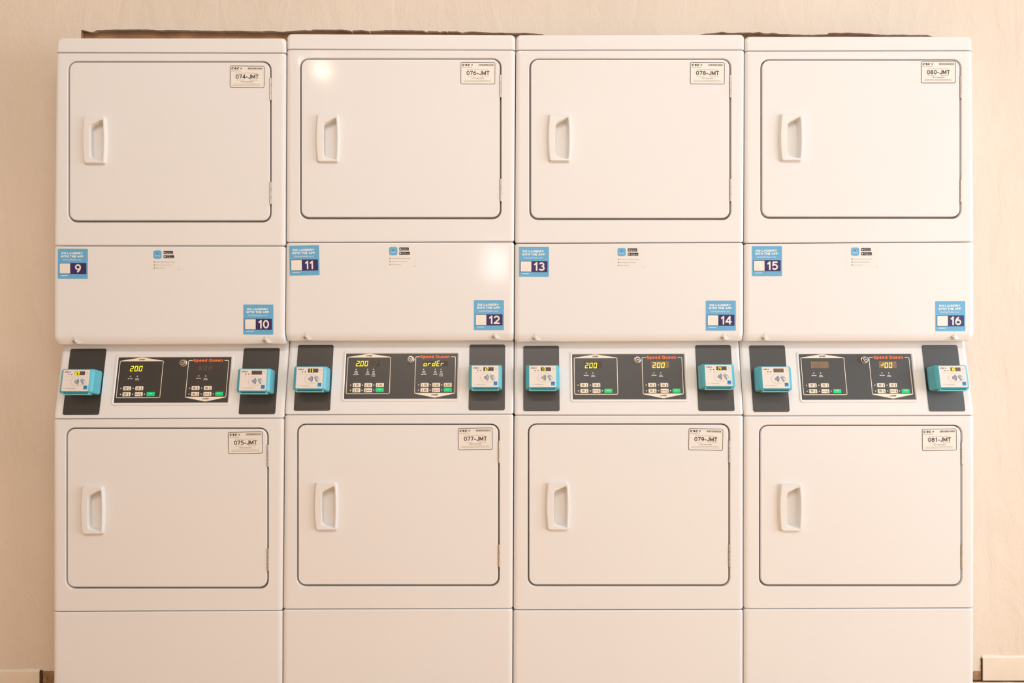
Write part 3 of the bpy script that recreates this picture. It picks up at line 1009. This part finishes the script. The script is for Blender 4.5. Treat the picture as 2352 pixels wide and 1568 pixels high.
def card_reader(col, i, k, s, cxp, cyp, label):
    hf = 0.051
    px_f = 1176 + (cxp - 1176) * 0.9875
    # find the place on the sloping panel whose point hf in front of it shows at cyp
    v = cyp
    for _ in range(12):
        yl = col.slope(262, v, hf)
        kk = (yl.y + D) / D
        v += (cyp - (CY - (yl.z - ZC) * S / kk))
    xl, yy = col.xy(0, v)
    xr, _ = col.xy(525, v)
    base = col.slope((px_f - xl) / (xr - xl) * 525, v, 0)
    base.x = (px_f - CX) / S
    al = math.atan2(D0, (VB - VT) / S)
    nrm = Vector((0, -math.cos(al), math.sin(al)))
    dn = Vector((0, -math.sin(al), -math.cos(al)))

    def F(a, b, h):
        return base + Vector((a / S, 0, 0)) + dn * (b / S) + nrm * h
    root = thing('card_reader', label, 'card reader', base, 'teal card readers on the control panels')
    mb = MB()
    q = rect(-38.5, -28, 38.5, 28.5)
    seq = [((1, 1, 1, 1), 0.0016, 5), ((0.4, 0.4, 0.4, 0.4), 0.004, 5), ((0, 0, 0, 0), 0.010, 5), ((0.4, 0.4, 0.4, 0.4), 0.040, 5), ((0.9, 0.7, 0.9, 0.7), 0.0425, 5),
           ((2.6, 1.2, 2.6, 1.6), 0.0445, 4), ((6.0, 2.2, 6.0, 3.2), 0.0485, 3), ((7.0, 2.8, 7.0, 4.0), 0.0498, 2), ((7.8, 3.4, 7.8, 4.6), 0.0500, 1.5)]
    mb.loft([[F(x, y, h) for x, y in rquad(q, r, inset=ins)] for ins, h, r in seq], 'teal', True, True)
    sub(mb, 'housing', root, root)
    # shallow bracket lip under the housing
    mb = MB()
    for x0, x1, y0, y1 in ((-31, 31, 29.9, 31.7), (-30.6, -28.6, 26, 29.8), (28.6, 30.6, 26, 29.8)):
        mb.loft([[F(x, y, h) for x, y in rquad(rect(x0, y0, x1, y1), 0.6, 2)] for h in ((0.030, 0.047) if x1 - x0 > 10 else (0.032, 0.045))], 'tealpale', True, True)
    sub(mb, 'bracket', root, root, 'pale teal bracket lip')
    # printed face
    mb = MB()

    def L(a, b, h):
        return F(a - 30.2, b - 24.4, h)
    a, b, c = 0.0503, 0.0506, 0.0509
    mb.rr(L, 0, 0, 60.4, 48.6, 1.0, a, 'readerface')
    stroke_text(mb, L, 'CSC', 3, 6.6, 2.9, b, 'ink', 0.27, 9.8, 'l', 0.25, 0.1)
    mb.pl(L, [(13.8, 4.4), (14.8, 5), (16.6, 3.6), (16.2, 5.6), (14.8, 6.8), (14.2, 6)], b, 'leaf')
    mb.disc(L, 13.2, 10.8, 1.25, b, 'ink')
    mb.disc(L, 19.6, 10.8, 1.25, b, 'ink')
    mb.text(L, 'Select', 11.5, 16, 1.4, b, 'oval', 0, 0, 7)
    mb.text(L, 'Stop', 20.4, 16, 1.4, b, 'oval', 0, 0, 4)
    n = 40
    mb.stroke(L, [(34 + 14.6 * math.cos(2 * math.pi * k / n), 27 + 10.8 * math.sin(2 * math.pi * k / n)) for k in range(n)], 0.55, b, 'oval', True)
    for k, (rr, sp) in enumerate(((3.4, 0.62), (6.2, 0.62), (9.0, 0.64), (11.8, 0.64))):
        mb.stroke(L, [(25.4 + rr * math.cos(t * sp / 5), 27 + rr * math.sin(t * sp / 5)) for t in range(-5, 6)], 1.35, c, 'blueink')
    # hand holding a card
    mb.pl(L, [(40.6, 22.2), (43.4, 21.4), (50, 31.4), (47.6, 33.4)], b, 'hand')
    mb.pl(L, [(43.4, 21.4), (46.6, 20.8), (49.8, 24), (47.4, 25.6), (46.6, 24.2), (46.2, 26)], c, 'hand')
    mb.stroke(L, [(46.6, 20.8), (49, 22), (51.6, 26), (53.2, 31)], 0.8, b, 'hand')
    mb.stroke(L, [(41, 23.4), (44.6, 29), (48.8, 34)], 0.9, c, 'blueink')
    mb.text(L, 'CSC', 4.2, 43.4, 1.8, b, 'hand', 0.0, 0, 6, 'l')
    mb.text(L, 'Card Connect', 12.2, 43.4, 1.8, b, 'inkmid', 0.0, 0, 19, 'l')
    mb.pl(L, rect(49.4, 36.2, 57.6, 44.6), b, 'bluebox')
    mb.pl(L, rect(50.4, 41, 56.6, 43.6), c, 'bluebox2')
    mb.text(L, 'Wi-Fi', 54.6, 6.4, 1.3, b, 'inkmid', 0, 0, 3.4)
    mb.pl(L, rect(53, 8.4, 56.2, 8.8), b, 'inkmid')
    mb.disc(L, 54.4, 16.4, 0.6, b, 'inkmid', 8)
    sub(mb, 'face_label', root, root, 'white printed face', smooth=False)
    mb = MB()
    pale = i == 3 or (i == 2 and k == 1)
    mb.rr(L, 26, 3.4, 49.2, 12.2, 0.5, b, 'window_pale' if pale else 'window')
    chars = (list(s) + ['8', '8', '8', '8'])[:4]
    for j, ch in enumerate(chars):
        lit = j < len(s)
        mb.segs(L, ch, 27.0 + 5.5 * j, 4.1, 4.1, 7.4, 1.1, c, 'led' if lit else 'segment_off', 0.06)
    sub(mb, 'display', root, root, ('lit yellow display reading ' + s) if s else 'unlit display', smooth=False)


DRYER_LABEL = [
    'white stacked dryer with blue stickers 9 and 10, slightly lower than its neighbour',
    'white stacked dryer with blue stickers 11 and 12 and a display reading ordEr',
    'white stacked dryer with blue stickers 13 and 14, both its displays lit',
    'white stacked dryer with blue stickers 15 and 16, its upper display unlit',
]
READ_LABEL = [
    ['teal card reader whose small display shows 09', 'teal card reader with unlit display, on the dryer with stickers 9 and 10'],
    ['teal card reader whose small display shows 11', 'teal card reader whose small display shows 12'],
    ['teal card reader whose small display shows 13', 'teal card reader whose small display shows 14'],
    ['teal card reader with unlit display, on the dryer with stickers 15 and 16', 'teal card reader whose small display shows 16'],
]

for i, c in enumerate(COLS):
    col = Col(c)
    xl, xr = table(c['L'], 1617), table(c['R'], 1617)
    root = thing('stacked_dryer', DRYER_LABEL[i], 'dryer', Vector((((xl + xr) / 2 - CX) / S, 0.3, 0.0)), 'white stacked dryers in the wall opening')
    # cabinet behind the fronts
    mb = MB()
    q = col.quad(1.5, 82, 523.5, 1616.5)
    mb.loft([[P(x, y, d) for x, y in rquad(q, 3)] for d in (0.052, 0.68)], 'enamel', True, True)
    sub(mb, 'cabinet', root, root)
    # top panel
    mb = MB()
    q = col.quad(0, 79, 525, 113.6)
    loops = [[P(x, y, 0.68) for x, y in rquad(q, (10, 10, 1, 1))]]
    for ins, dd in arcs(8, 5, 1.2, 0.008):
        loops.append([P(x, y, dd) for x, y in rquad(q, (10, 10, 1, 1), inset=ins)])
    mb.loft(loops, 'enamel', True, True)
    if i == 0:
        F = flat(0, 0)
        for bx in (517, 541):
            mb.loft([[P(bx + 5 * s * math.cos(t * math.pi / 4), 86.8 - (2.4 if s < .7 else 0), 0.014 + 0.006 * s * math.sin(t * math.pi / 4)) for t in range(8)] for s in (1, 0.6, 0.2)], 'enamel', False, True)
    sub(mb, 'top_panel', root, root)
    sub(front_panel(col, 114.6, 556.6, c['door'][0]), 'front_panel', root, root)
    access_panel(col, root, c)
    control_panel(col, root, c)
    sub(front_panel(col, 953.8, 1399.6, c['door'][1]), 'front_panel', root, root)
    sub(front_panel(col, 1400.7, 1616.8, None), 'base_panel', root, root)
    for k in (0, 1):
        make_door(col, root, c['door'][k], c['handle'][k], c['idl'][k], k == 0)
    for k in (0, 1):
        s, cxp, cyp = c['read'][k]
        card_reader(col, i, k, s, cxp, cyp, READ_LABEL[i][k])

try:
    scene.cycles.use_denoising = True
except Exception:
    pass
